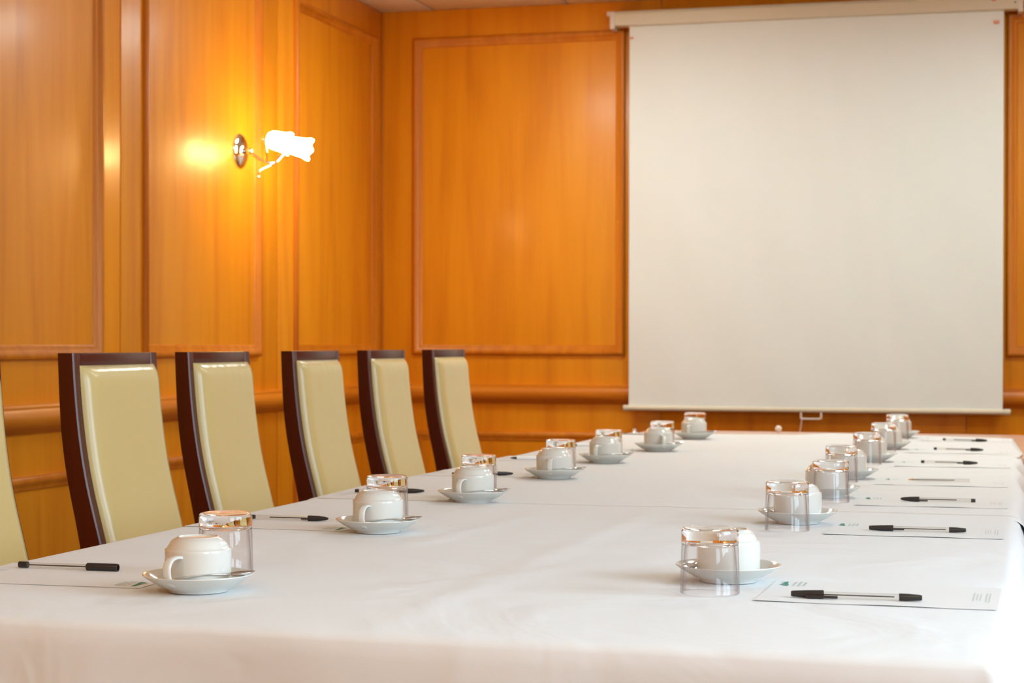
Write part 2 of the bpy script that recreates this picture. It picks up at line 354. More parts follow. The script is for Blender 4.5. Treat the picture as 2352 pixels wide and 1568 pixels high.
# ------------------------------------------------------------------ wall sconces on the left wall
def sconce():
    r = empty('wall_sconce', (XW, 7.2276, 1.878))
    bm = bmesh.new(); prof = [(0.0, 0.026), (0.02, 0.025), (0.045, 0.020), (0.062, 0.013), (0.070, 0.008), (0.0735, 0.004), (0.074, 0.0), (0, 0)]
    t = bmesh.new(); lathe(t, prof, 40); me = bpy.data.meshes.new('t'); t.to_mesh(me); t.free()
    me.transform(Matrix(((0, 0, 1, 0), (0, 1, 0, 0), (-1, 0, 0, 0), (0, 0, 0, 1)))); bm.from_mesh(me); bpy.data.meshes.remove(me)
    obj('back_plate', bm, M['chrome'], r)
    bm = bmesh.new(); lathe_x(bm, [(0, 0.02), (0.009, 0.02), (0.009, 0.03), (0.015, 0.036), (0.015, 0.048), (0.008, 0.056), (0, 0.058)], 20); obj('hub', bm, M['chrome'], r)
    for s in (-1, 1):
        ax = Vector((0.18, s*0.115 + 0.045, 0.012))
        bm = bmesh.new()
        sweep(bm, spline([(0.05, 0, -0.004), (0.085, 0.01+s*0.018, -0.036), (0.125, 0.03+s*0.045, -0.044), tuple(ax + Vector((-0.035, 0, 0.004)))], 8), circ(0.0042, 10)); obj('arm', bm, M['chrome'], r)
        # scalloped tulip shade, opening out and slightly down
        d = Vector((0.93, 0.12, -0.24)).normalized(); q = d.to_track_quat('Z', 'Y').to_matrix().to_4x4()
        bm = bmesh.new(); prof = [(0.012, 0.0), (0.026, 0.006), (0.036, 0.022), (0.039, 0.042), (0.040, 0.062), (0.043, 0.080), (0.049, 0.094)]
        n = 48; rings = []
        for kk, (rr, zz) in enumerate(prof):
            rings.append([bm.verts.new((rr*(1+0.05*(kk/6)**2*math.cos(6*a))*math.cos(a), rr*(1+0.05*(kk/6)**2*math.cos(6*a))*math.sin(a), zz+0.005*(kk/6)**3*math.cos(6*a))) for a in [2*PI*i/n for i in range(n)]])
        for a, b in zip(rings[:-1], rings[1:]):
            for i in range(n): bm.faces.new((a[i], a[(i+1) % n], b[(i+1) % n], b[i]))
        bm.faces.new(rings[0])
        bm.transform(Matrix.Translation(ax + Vector((-0.03, 0, 0.03))) @ q)
        sh = obj('lamp_shade', bm, M['lamp'], r)
        sm = sh.modifiers.new('t', 'SOLIDIFY'); sm.thickness = 0.002
        bm = bmesh.new(); lathe(bm, [(0, 0.01), (0.012, 0.016), (0.015, 0.04), (0.022, 0.06), (0.022, 0.075), (0.012, 0.09), (0, 0.094)], 20)
        bm.transform(Matrix.Translation(ax + Vector((-0.03, 0, 0.03))) @ q); obj('bulb', bm, M['lamp'], r)
        bm = bmesh.new(); lathe(bm, [(0, -0.016), (0.010, -0.016), (0.017, -0.006), (0.024, 0.004), (0.026, 0.010), (0.0, 0.010)], 24)
        bm.transform(Matrix.Translation(ax + Vector((-0.03, 0, 0.03))) @ q); obj('shade_holder', bm, M['chrome'], r)
    # curled tail with a ball end
    bm = bmesh.new(); path = spline([(0.150, 0.06, -0.015), (0.145, 0.04, -0.045), (0.125, 0.01, -0.065), (0.10, -0.02, -0.085), (0.095, -0.03, -0.108)], 8)
    sweep(bm, path, circ(0.0032, 8)); bmesh.ops.create_uvsphere(bm, u_segments=14, v_segments=8, radius=0.007, matrix=Matrix.Translation((0.095, -0.03, -0.113))); obj('scroll', bm, M['chrome'], r)
    return r
sc = sconce()
tag(sc, 'lit chrome wall sconce with two white tulip shades on the panelled left wall', 'wall lamp')

# ------------------------------------------------------------------ projector screen on the back wall
ys_ = YW - 0.10
scr = empty('projector_screen', (-0.956, ys_, 0.76))
tag(scr, 'large white pull-down projector screen in front of the panelled back wall', 'projector screen')
def rel(bm): bm.transform(Matrix.Translation((0.956, -ys_, -0.76))); return bm
bm = bmesh.new()
# fabric: thin sheet with a faint curl towards the side edges
nx, nz = 120, 40; x0, x1, z0, z1 = -1.836, -0.074, 0.775, 2.63
g = [[bm.verts.new((x0+(x1-x0)*i/nx, ys_ + 0.004*math.cos(PI*2*i/nx) + 0.0015*math.sin(j*0.4+i*0.2), z0+(z1-z0)*j/nz)) for i in range(nx+1)] for j in range(nz+1)]
for j in range(nz):
    for i in range(nx): bm.faces.new((g[j][i], g[j][i+1], g[j+1][i+1], g[j+1][i]))
o = obj('screen_fabric', rel(bm), M['screen'], scr, smooth=False); sm = o.modifiers.new('t', 'SOLIDIFY'); sm.thickness = 0.001
bm = bmesh.new()
hs = [(-0.030, 0.0), (-0.030, 0.055), (-0.022, 0.068), (0.0, 0.074), (0.05, 0.074), (0.05, 0.0), (0.01, -0.004)]
A = [bm.verts.new((-1.905, ys_+a, 2.622+b)) for a, b in hs]; B = [bm.verts.new((-0.010, ys_+a, 2.622+b)) for a, b in hs]
for i in range(len(hs)): bm.faces.new((A[i], A[(i+1) % len(hs)], B[(i+1) % len(hs)], B[i]))
bm.faces.new(A); bm.faces.new(B); obj('casing', rel(bm), M['casing'], scr, sharp=20)
for sx in (0, 1):
    bm = bmesh.new(); xa = -1.927 if sx == 0 else -0.012; xb = xa+0.024
    box(bm, xa, xb, ys_-0.034, ys_+0.06, 2.606, 2.690, 0.003)
    box(bm, xa-(0.018 if sx == 0 else 0), xb+(0.018 if sx else 0), ys_-0.02, ys_+0.098, 2.672, 2.694, 0.003)
    obj('end_cap', rel(bm), M['cap'], scr)
    if sx:
        for q, z in ((xb-0.036, 2.650), (xb+0.002, 2.630), (xb+0.002, 2.652)):
            bm = bmesh.new(); lathe(bm, [(0, 0.002), (0.0035, 0.002), (0.004, 0)], 12); bm.transform(Matrix.Translation((q, ys_-0.034 if q < xb-0.002 else ys_-0.02, z+0.0)) @ Matrix.Rotation(PI/2, 4, 'X'))
            obj('screw', rel(bm), M['dark'], scr)
bm = bmesh.new()
lathe_x(bm, [(0, -1.861), (0.0145, -1.861), (0.0150, -1.855), (0.0150, -1.835), (0.0125, -1.833), (0.0125, -0.067), (0.0150, -0.065), (0.0150, -0.045), (0.0145, -0.039), (0, -0.039)], 20)
bm.transform(Matrix.Translation((0, ys_, 0.7655))); obj('weight_bar', rel(bm), M['casing'], scr)
bm = bmesh.new()
sweep(bm, spline([(-1.000, ys_-0.004, 0.757), (-1.000, ys_-0.006, 0.733), (-0.992, ys_-0.006, 0.724), (-0.914, ys_-0.006, 0.724), (-0.906, ys_-0.006, 0.733), (-0.906, ys_-0.004, 0.757)], 5), circ(0.0045, 10), up=Vector((0, 1, 0.01)))
obj('pull_handle', rel(bm), M['cap'], scr)
bm = bmesh.new(); sweep(bm, [Vector((-0.996, ys_-0.008, 0.724)), Vector((-0.998, ys_-0.012, 0.70)), Vector((-1.004, ys_-0.02, 0.66)), Vector((-1.008, ys_-0.02, 0.60))], circ(0.002, 8)); obj('pull_cord', rel(bm), M['cap'], scr)
for nm, x, z, wx, wz, k, dy in (('sticker', -1.827, 2.563, 0.024, 0.010, 'pinksticker', 0.006), ('sticker', -0.108, 2.567, 0.026, 0.015, 'pinksticker', 0.006), ('sticker', -0.120, 2.666, 0.018, 0.012, 'red', 0.0315)):
    bm = bmesh.new(); box(bm, x-wx/2, x+wx/2, ys_-dy-0.0012, ys_-dy+0.001, z-wz/2, z+wz/2, 0.0004); q = obj(nm, rel(bm), M[k], scr); q['label'] = 'small red sticker'

# ------------------------------------------------------------------ tables under the cloths
def table(x0, x1, y0, y1, label):
    r = empty('meeting_table', ((x0+x1)/2, (y0+y1)/2, 0)); a, b = (x1-x0)/2, (y1-y0)/2
    bm = bmesh.new(); box(bm, -a, a, -b, b, 0.709, 0.7345, 0.004); obj('tabletop', bm, M['beech'], r)
    for sx in (-1, 1):
        for sy in (-1, 1):
            bm = bmesh.new(); box(bm, sx*(a-0.08)-0.025, sx*(a-0.08)+0.025, sy*(b-0.08)-0.025, sy*(b-0.08)+0.025, 0, 0.709, 0.003); obj('leg', bm, M['beech'], r)
    tag(r, label, 'table', 'pale wooden meeting tables set end to end')
table(-1.475, -0.050, 2.075, 3.78, 'pale wooden meeting table fully covered by the nearest white cloth')
table(-1.475, -0.050, 3.785, 5.88, 'pale wooden meeting table under the middle of the white-clothed row')
table(-1.425, 0.050, 5.885, 7.35, 'pale pinkish wooden table showing beyond the far end of the white cloth')

def interp(tab, t):
    if t <= tab[0][0]: return tab[0][1]
    for (a, va), (b, vb) in zip(tab[:-1], tab[1:]):
        if t <= b: return va + (vb-va)*(t-a)/(b-a)
    return tab[-1][1]
XL_T = [(2.05, -1.500), (3.2, -1.497), (3.80, -1.494), (3.83, -1.505), (4.25, -1.520), (4.67, -1.500), (5.42, -1.484), (5.54, -1.478), (6.6, -1.478), (7.0, -1.440)]
XR_T = [(2.05, -0.022), (2.4, -0.012), (2.9, -0.004), (3.7, -0.002), (4.2, 0.000), (5.6, -0.006), (5.88, 0.004), (6.0, 0.012), (6.96, -0.022)]
CREASE = [(-0.735, 2.05, -0.705, 4.02, 0.0022, 0.018), (-0.985, 2.9, -0.915, 3.65, 0.0018, 0.016), (-0.72, 2.4, -0.66, 2.8, 0.0016, 0.014),
    (-0.45, 3.24, -0.02, 3.31, 0.0010, 0.010),  # (x0,y0,x1,y1,height,width) ironed folds and wrinkles in the linen
     (-1.3, 2.95, -0.02, 3.02, 0.0009, 0.010),
    (-0.9, 2.35, -0.62, 2.75, 0.0012, 0.020), (-0.75, 2.62, -0.52, 2.95, 0.0010, 0.016), (-0.45, 3.02, 0.0, 3.05, 0.0009, 0.012),
    (-1.45, 3.98, -0.1, 4.02, 0.0008, 0.012), (-1.45, 4.9, -0.1, 4.93, 0.0008, 0.012), (-0.76, 4.0, -0.76, 6.9, 0.0009, 0.010),
    (-1.40, 2.52, -1.18, 2.60, 0.0009, 0.012), (-1.02, 2.42, -0.80, 2.62, 0.0008, 0.012), (-0.62, 2.1, -0.5, 2.5, 0.0008, 0.02)]
def crease_h(x, y):
    h = 0
    for x0, y0, x1, y1, hh, ww in CREASE:
        dx, dy = x1-x0, y1-y0; L2 = dx*dx+dy*dy; t = ((x-x0)*dx+(y-y0)*dy)/L2
        if -0.1 < t < 1.1:
            tt = min(1, max(0, t)); d = math.hypot(x-x0-dx*tt, y-y0-dy*tt)
            h += 1.35*hh*math.exp(-(d/ww)**2)*max(0, min(1, 6*tt*(1-tt)+0.15))
    return h
def cloth(ya, yb, dz, drop_l, drop_r, drop_f, label, far=None, seed=0, flare=0.03):
    """a linen cloth: flat top, rounded edges, hanging sides with soft folds"""
    bm = bmesh.new(); r = 0.018
    if drop_f: ya += r
    st = 0.022
    nxc = int(1.5/st); ny = int((yb-ya)/st)
    us = [-drop_l + i*0.02 for i in range(int(drop_l/0.02))] + [1e-9 + 1.0*i/nxc for i in range(nxc+1)] 
    us = [('l', drop_l - i*0.02) for i in range(int(drop_l/0.02))] + [('l', q) for q in (0.014, 0.008, 0.004)] + [('t', i/nxc) for i in range(nxc+1)] + ([('r', q) for q in (0.004, 0.008, 0.014)] if drop_r else []) + [('r', 0.02+i*0.02) for i in range(int(drop_r/0.02) if drop_r else 0)]
    vs_ = ([('f', drop_f - i*0.02) for i in range(int(drop_f/0.02))] + [('f', q) for q in (0.014, 0.008, 0.004)] if drop_f else []) + [('t', i/ny) for i in range(ny+1)]
    grid = []
    for kv, v in vs_:
        row = []
        for ku, u in us:
            t = v if kv == 't' else 0.0
            y = ya + (yb-ya)*t
            ub = u if ku == 't' else (0.0 if ku == 'l' else 1.0)
            xl, xr = interp(XL_T, y) + (r if drop_l else 0), interp(XR_T, y) - (r if drop_r else 0); x = xl + (xr-xl)*ub
            if far:
                yb2 = interp(far, x); y = ya + (yb2-ya)*t
            dx = 0 if ku == 't' else u; dy = 0 if kv == 't' else v
            d = math.hypot(dx, dy); ox = oy = 0.0; z = TZ + dz
            z += crease_h(x, y) + 0.0004*noise.noise(Vector((x*5, y*5, seed)))
            if d > 0:
                if d < r*1.57: a = d/r; out = r*math.sin(a); zz = -r + r*math.cos(a)
                else: out = r; zz = -r - (d - r*1.57)
                dirx = (-1 if ku == 'l' else 1)*dx/d if dx else 0; diry = -dy/d if dy else 0
                s_ = y if dx > dy else x
                k = min(1, d/(0.14 if seed == 2 or (ku == 'r' and y > 2.6) else 0.25))
                fold = flare*k*(0.5 + 0.5*math.sin(s_*9.5 + seed*1.7 + 1.3*math.sin(s_*3.1+seed))) + 0.012*k*noise.noise(Vector((s_*7, d*2, seed+3)))
                if dx and dy: fold += 0.05*k*math.sin(2*math.atan2(dy, dx))**2
                out += fold + (0.03 if seed == 2 or (ku == 'r' and y > 2.6) else 0.02)*k
                ox, oy = dirx*out, diry*out
                z = TZ + dz + zz
            else:
                # keep the rounding inside the edge line
                pass
            row.append(bm.verts.new((x+ox, y+oy, z)))
        grid.append(row)
    for a, b in zip(grid[:-1], grid[1:]):
        for i in range(len(a)-1): bm.faces.new((a[i], a[i+1], b[i+1], b[i]))
    o = obj('tablecloth', bm, M['linen'], sharp=80)
    sm = o.modifiers.new('t', 'SOLIDIFY'); sm.thickness = 0.0005; sm.offset = -1
    tag(o, label, 'tablecloth', 'white linen cloths covering the table row'); return o
cloth(2.050, 3.82, 0.0012, 0.225, 0.30, 0.40, 'white linen tablecloth at the near end, hanging over the front edge', seed=1, flare=0.022)
cloth(3.74, 5.88, 0.0006, 0.225, 0.30, 0, 'white linen tablecloth over the middle of the table row', seed=2, flare=0.055)
cloth(5.80, 7.0, 0.0, 0.225, 0, 0, 'white linen tablecloth at the far end nearest the projector screen', far=[(-1.44, 6.95), (-0.80, 7.01), (-0.69, 7.17), (-0.3, 7.06), (-0.02, 6.97)], seed=3, flare=0.02)
def zt(y): return TZ + (0.0024 if y < 3.8 else 0.0016 if y < 5.87 else 0.0010)   # cloth surface height

# ------------------------------------------------------------------ crockery
SAUCERS_L = [(-1.0776, 2.3398), (-1.1053, 3.1571), (-1.1259, 3.8275), (-1.1257, 4.5502), (-1.1346, 5.188), (-1.0979, 5.8027), (-1.1163, 6.5807)]
SAUCERS_R = [(-0.399, 2.6465), (-0.4028, 3.5397), (-0.4123, 4.1695), (-0.4147, 4.7648), (-0.413, 5.47), (-0.4099, 6.1429), (-0.4215, 6.8956)]
GLASS_L = [(-1.12, 2.5263), (-1.1447, 3.3214), (-1.1644, 4.0067), (-1.1469, 4.7062), (-1.1459, 5.2871), (-1.1084, 5.9261), (-1.1326, 6.6993)]
GLASS_R = [(-0.4035, 2.5100), (-0.4051, 3.3947), (-0.3895, 4.0411), (-0.4202, 4.630), (-0.4127, 5.330), (-0.4143, 6.010), (-0.4176, 6.760)]
SP = [(0, 0.0045), (0.034, 0.0045), (0.036, 0.0), (0.040, 0.0), (0.042, 0.0035), (0.055, 0.0095), (0.068, 0.0175), (0.0735, 0.0215), (0.0752, 0.0230), (0.0748, 0.0242), (0.0725, 0.0238),
      (0.066, 0.0195), (0.055, 0.0130), (0.050, 0.0095), (0.0465, 0.0074), (0.0, 0.0072)]
def saucer():
    bm = bmesh.new(); lathe(bm, SP, 72); return obj('saucer', bm, M['china'], sharp=50)
CUPZ = 0.0076
def cup():
    """stacking cup standing upside down: rim at the bottom, foot on top"""
    r = empty('coffee_cup', (0, 0, 0))
    bm = bmesh.new()
    out = [(0.0425, 0.0), (0.0440, 0.0006), (0.0446, 0.002), (0.0450, 0.015), (0.0450, 0.046), (0.0450, 0.0492), (0.0444, 0.0503), (0.0430, 0.0508), (0.0420, 0.0516), (0.0403, 0.0548), (0.0378, 0.0590), (0.0345, 0.0625), (0.0310, 0.0645), (0.0290, 0.0652), (0.0280, 0.0664), (0.0264, 0.0666), (0.0254, 0.0652), (0.0, 0.0640)]
    inn = [(0.0, 0.0600), (0.028, 0.0600), (0.035, 0.056), (0.0400, 0.049), (0.0418, 0.042), (0.0418, 0.003)]
    lathe(bm, out + inn, 72, closed=False)
    # close the lip
    bm.verts.ensure_lookup_table()
    bm.edges.ensure_lookup_table()
    be = [e for e in bm.edges if len(e.link_faces) == 1]; bmesh.ops.bridge_loops(bm, edges=be)
    obj('cup_body', bm, M['china'], r, sharp=42)
    bm = bmesh.new()
    path = spline([(0.0430, 0, 0.0415), (0.0530, 0, 0.0425), (0.0640, 0, 0.0395), (0.0700, 0, 0.0310), (0.0695, 0, 0.0190), (0.0630, 0, 0.0085), (0.0530, 0, 0.0048), (0.0430, 0, 0.0055)], 7)
    sect = [(0.0062*math.copysign(abs(math.cos(a))**0.7, math.cos(a)), 0.0026*math.copysign(abs(math.sin(a))**0.8, math.sin(a))) for a in [2*PI*i/16 for i in range(16)]]
    n = len(path); rings = []
    for i, p in enumerate(path):
        t = (path[min(i+1, n-1)]-path[max(i-1, 0)]).normalized(); s_ = Vector((0, 1, 0)); u = t.cross(s_).normalized()
        k = 1 + 0.25*(abs(i/(n-1)-0.5)*2)**3
        rings.append([bm.verts.new(p + s_*a*k + u*b) for a, b in sect])
    for a, b in zip(rings[:-1], rings[1:]):
        for i in range(16): bm.faces.new((a[i], a[(i+1) % 16], b[(i+1) % 16], b[i]))
    bm.faces.new(rings[0]); bm.faces.new(rings[-1])
    obj('handle', bm, M['china'], r, sharp=60)
    return r
def tumbler():
    """heavy-based tumbler standing upside down on its rim"""
    bm = bmesh.new()
    pr = [(0.0392, 0.0), (0.0400, 0.0008), (0.0402, 0.002), (0.0396, 0.030), (0.0388, 0.058), (0.0384, 0.066), (0.0386, 0.0685), (0.0388, 0.0710), (0.0388, 0.0830), (0.0380, 0.0868), (0.0358, 0.0888), (0.0330, 0.0893),
          (0.0300, 0.0886), (0.0, 0.0878), ]
    inn = [(0.0, 0.0710), (0.0240, 0.0705), (0.0310, 0.0690), (0.0335, 0.0650), (0.0345, 0.058), (0.0366, 0.030), (0.0380, 0.002), (0.0386, 0.0004)]
    lathe(bm, pr + inn, 72)
    be = [e for e in bm.edges if len(e.link_faces) == 1]; bmesh.ops.bridge_loops(bm, edges=be)
    for f in bm.faces:
        if f.calc_center_median().z < 0.064: f.material_index = 1
    return obj('drinking_glass', bm, [M['glass'], M['glass_wall']], sharp=48)
def spoon():
    """teaspoon along +X: handle tip at x=0, bowl tip at x=0.132; its weight rests along the middle"""
    r = empty('teaspoon', (0, 0, 0))
    bm = bmesh.new()
    st = [(0.0, 0.0040), (0.003, 0.0072), (0.012, 0.0084), (0.028, 0.0060), (0.045, 0.0030), (0.065, 0.0022), (0.080, 0.0022), (0.090, 0.0030)]
    rings = []
    for x, wy in st:
        z = 0.0030*math.sin(PI*x/0.09)
        th = 0.0008 + 0.0006*(x/0.09)
        rings.append([bm.verts.new((x, a*wy, z + b*th)) for a, b in ((-1, 0), (-0.6, 1), (0.6, 1), (1, 0), (0.6, -1), (-0.6, -1))])
    for a, b in zip(rings[:-1], rings[1:]):
        for i in range(6): bm.faces.new((a[i], a[(i+1) % 6], b[(i+1) % 6], b[i]))
    bm.faces.new(rings[0]); bm.faces.new(rings[-1]); obj('spoon_handle', bm, M['steel'], r, sharp=70)
    bm = bmesh.new(); nu, nv = 16, 8; g = []
    for i in range(nu+1):
        t = i/nu; x = 0.088 + 0.044*t
        wy = 0.0148*math.sin(PI*min(1, t*0.93+0.07))**0.62 * (1-0.25*t) + 0.0008
        g.append([bm.verts.new((x, wy*(2*j/nv-1), 0.001 - 0.0065*math.sin(PI*t)**0.8*(1-(2*j/nv-1)**2) + 0.0015*t)) for j in range(nv+1)])
    for i in range(nu):
        for j in range(nv): bm.faces.new((g[i][j], g[i+1][j], g[i+1][j+1], g[i][j+1]))
    o = obj('spoon_bowl', bm, M['steel'], r, sharp=80); sm = o.modifiers.new('t', 'SOLIDIFY'); sm.thickness = 0.0011; sm.offset = 0
    return r
ORD = ['nearest the camera', 'second from the camera', 'third from the camera', 'fourth from the camera', 'fifth from the camera', 'sixth from the camera', 'farthest from the camera']
def place(proto, used, x, y, z, rz, label, cat, group):
    o = proto if not used else copy_tree(proto)
    o.location = (x, y, z); o.rotation_euler = (o.rotation_euler[0], o.rotation_euler[1], rz); tag(o, label, cat, group); return o
ps, pc, pg, pp = saucer(), cup(), tumbler(), spoon()
HL = [-101, -95, -99, -86, -101, -64, -98]; HR = [75, 80, 60, 95, 70, 85, 60]
n_ = 0
def spoon_at(o, cx, cy, a, b):
    """lay the spoon from a (handle tip) to b (bowl tip), both relative to the saucer centre"""
    A = Vector((cx+a[0], cy+a[1], zt(cy)+a[2])); B = Vector((cx+b[0], cy+b[1], zt(cy)+b[2])); d = B-A
    o.location = A; o.scale = (0.83,)*3; o.rotation_euler = (0, -math.atan2(d.z, math.hypot(d.x, d.y)), math.atan2(d.y, d.x))
for side, SA, GL, HH in (('left', SAUCERS_L, GLASS_L, HL), ('right', SAUCERS_R, GLASS_R, HR)):
    for i in range(7):
        x, y = SA[i]; u = n_ > 0; n_ += 1
        place(ps, u, x, y, zt(y), 0, 'white china saucer under an upturned cup in the %s row, %s' % (side, ORD[i]), 'saucer', 'white saucers along the table')
        place(pc, u, x, y, zt(y)+CUPZ, math.radians(HH[i]), 'upturned white coffee cup on its saucer in the %s row, %s' % (side, ORD[i]), 'cup', 'upturned white cups along the table')
        gx, gy = GL[i]
        place(pg, u, gx, gy, zt(gy), 0, 'upside-down clear tumbler %s the cup in the %s row, %s' % ('behind' if side == 'left' else 'in front of', side, ORD[i]), 'glass', 'upturned water glasses along the table')
        sp = place(pp, u, x, y, zt(y), 0, 'steel teaspoon lying on the saucer in the %s row, %s' % (side, ORD[i]), 'teaspoon', 'teaspoons on the saucers')
        if side == 'left':
            spoon_at(sp, x, y, (-0.006, -0.0615, 0.0225), (0.083, 0.004, 0.0275))
        else:
            spoon_at(sp, x, y, (-0.030, 0.078, 0.0260), (-0.0590, -0.026, 0.0190))

# ------------------------------------------------------------------ notepaper with a small printed logo
def sheet():
    """letter sheet: local +X is the reader's end, -X the letterhead end; logo towards +Y side"""
    r = empty('notepaper', (0, 0, 0)); a, b = 0.1555, 0.110
    bm = bmesh.new(); nx, ny = 30, 20
    def h(x, y):
        e = 0.0010*max(0, -y/b)**4*(0.5+0.5*math.sin(x*34+0.6)) + 0.0004*max(0, x/a)**4
        return 0.0001 + e
    g = [[bm.verts.new((-a+2*a*i/nx, -b+2*b*j/ny, h(-a+2*a*i/nx, -b+2*b*j/ny))) for i in range(nx+1)] for j in range(ny+1)]
    for j in range(ny):
        for i in range(nx): bm.faces.new((g[j][i], g[j][i+1], g[j+1][i+1], g[j+1][i]))
    o = obj('paper_sheet', bm, M['paper'], r, smooth=False); sm = o.modifiers.new('t', 'SOLIDIFY'); sm.thickness = 0.0002
    bm = bmesh.new()
    def quad(pts, z=0.0010): bm.faces.new([bm.verts.new((p[0], p[1], z)) for p in pts])
    # three fir-like green triangles side by side
    for k, (yy, sz) in enumerate(((0.060, 0.011), (0.076, 0.009), (0.090, 0.008))):
        quad([(-0.146, yy), (-0.146+sz*1.3, yy-sz*0.65), (-0.146+sz*1.3, yy+sz*0.65)])
    obj('logo_mark', bm, M['green'], r)
    bm = bmesh.new()
    for row, (xx, segs) in enumerate(((-0.126, ((0.052, 0.064), (0.067, 0.083), (0.086, 0.096))), (-0.119, ((0.050, 0.060), (0.063, 0.075), (0.078, 0.099))), (-0.112, ((0.056, 0.070), (0.073, 0.094))))):
        for y0, y1 in segs:
            n = int((y1-y0)/0.0022)
            for q in range(n):
                yy = y0 + q*0.0022; hh = random.uniform(0.0018, 0.0036)
                quad([(xx, yy), (xx, yy+0.0014), (xx+hh, yy+0.0014), (xx+hh, yy)])
    obj('logo_lettering', bm, M['greengrey'], r)
    bm = bmesh.new()
    for xx, y0, y1 in ((0.122, -0.040, 0.046), (0.1265, -0.030, 0.034), (0.131, -0.034, 0.036), (0.1385, -0.040, 0.044), (0.143, -0.046, 0.046)):
        q = y0
        while q < y1:
            wd = random.uniform(0.0016, 0.004); quad([(xx, q), (xx, q+wd*0.7), (xx+0.0011, q+wd*0.7), (xx+0.0011, q)], 0.0012); q += wd
    obj('small_print', bm, M['greyprint'], r)
    return r
psheet = sheet(); n_ = 0
for i in range(7):
    x, y = SAUCERS_R[i]
    o = place(psheet, n_ > 0, -0.180, y - 0.195 + 0.110, zt(y)-0.0007, math.radians([-0.8, 0, 1, -1, 0.5, -0.5, 0][i]), 'white printed notepaper in the right row, %s' % ORD[i], 'paper', 'sheets of notepaper laid at each place'); n_ += 1
for i in range(7):
    x, y = SAUCERS_L[i]
    if i == 6: break
    o = place(psheet, True, -1.170-0.1555, y + 0.110, zt(y)-0.0007, PI + math.radians([1.5, -1, 1, 0, -1, 0][i]), 'white printed notepaper in the left row, %s' % ORD[i], 'paper', 'sheets of notepaper laid at each place')

# ------------------------------------------------------------------ pens (local X from the capped end to the plug end)
def pen(kind):
    r = empty('ballpoint_pen', (0, 0, 0)); R = 0.0040; z = 0.0052
    def ob(name, prof, m, n=20, dz=0.0):
        bm = bmesh.new(); lathe_x(bm, prof, n); bm.transform(Matrix.Translation((0, 0, z+dz))); return obj(name, bm, M[m], r, sharp=40)
    if kind in ('long', 'longback'):      # black tapered cap with clip, clear barrel, black tapered end
        ob('cap', [(0, 0), (0.0034, 0), (0.0040, 0.002), (0.0052, 0.022), (0.0058, 0.040), (0.0058, 0.043), (0.0045, 0.043)], 'black')
        bm = bmesh.new(); s_ = -1 if kind == 'long' else 1
        box(bm, 0.020, 0.062, min(s_*0.0068, s_*0.0100), max(s_*0.0068, s_*0.0100), z-0.0040, z-0.0002, 0.0008); box(bm, 0.020, 0.034, min(s_*0.003, s_*0.0068), max(s_*0.003, s_*0.0068), z-0.0038, z-0.0004, 0.0006); obj('pocket_clip', bm, M['black'], r)
        ob('barrel', [(0.0, 0.040), (R, 0.040), (R, 0.1415), (0.0, 0.1415)], 'barrel')
        ob('ink_refill', [(0, 0.043), (0.0008, 0.043), (0.0008, 0.135), (0, 0.135)], 'ink', 10)
        ob('end_plug', [(0, 0.141), (0.0049, 0.141), (0.0049, 0.152), (0.0040, 0.168), (0.0034, 0.1705), (0, 0.171)], 'black')
    elif kind == 'capped':
        ob('cap', [(0, 0), (0.0018, 0.0005), (0.0035, 0.006), (0.0050, 0.020), (0.0055, 0.037), (0.0055, 0.040), (0.004, 0.040)], 'black')
        bm = bmesh.new(); box(bm, 0.026, 0.058, -0.0096, -0.0066, z-0.0040, z-0.0008, 0.0008); box(bm, 0.026, 0.038, -0.0066, -0.003, z-0.0036, z-0.0010, 0.0006); obj('pocket_clip', bm, M['black'], r)
        ob('barrel', [(0.0, 0.038), (R, 0.038), (R, 0.150), (0.0, 0.150)], 'barrel')
        ob('ink_refill', [(0, 0.040), (0.0010, 0.040), (0.0010, 0.118), (0, 0.118)], 'ink', 10)
        ob('end_plug', [(0, 0.148), (0.0041, 0.148), (0.0041, 0.156), (0.0036, 0.157), (0, 0.157)], 'black')
    elif kind == 'open':                   # no cap: brass tip, black refill, clear barrel
        ob('tip', [(0, 0), (0.0007, 0.001), (0.0018, 0.007), (0.0026, 0.014), (0.0, 0.014)], 'brass', 14)
        ob('barrel', [(0.0, 0.013), (0.003, 0.014), (R, 0.026), (R, 0.148), (0.0, 0.148)], 'barrel')
        ob('ink_refill', [(0, 0.012), (0.0011, 0.012), (0.0011, 0.112), (0, 0.112)], 'ink', 10)
    elif kind == 'near':                   # posted: straight open-ended black cap, clear barrel, dark plug
        ob('cap', [(0, 0.004), (0.0042, 0.004), (0.0042, 0), (0.0056, 0), (0.0060, 0.002), (0.0060, 0.049), (0.0045, 0.0505)], 'black')
        ob('barrel', [(0.0, 0.049), (0.0036, 0.049), (0.0036, 0.150), (0.0, 0.150)], 'barrel')
        ob('ink_refill', [(0, 0.050), (0.0009, 0.050), (0.0009, 0.145), (0, 0.145)], 'ink', 10)
        ob('end_plug', [(0, 0.147), (0.0048, 0.147), (0.0048, 0.161), (0, 0.161)], 'black')
    elif kind == 'white':                  # opaque white barrel, short black tip
        ob('tip', [(0, 0), (0.0014, 0.001), (0.0036, 0.012), (0.0036, 0.020), (0, 0.020)], 'black')
        ob('barrel', [(0.0, 0.019), (0.0050, 0.019), (0.0050, 0.130), (0.0045, 0.134), (0.0, 0.134)], 'whiteplastic')
    return r
PG = 'ballpoint pens lying on the notepaper'
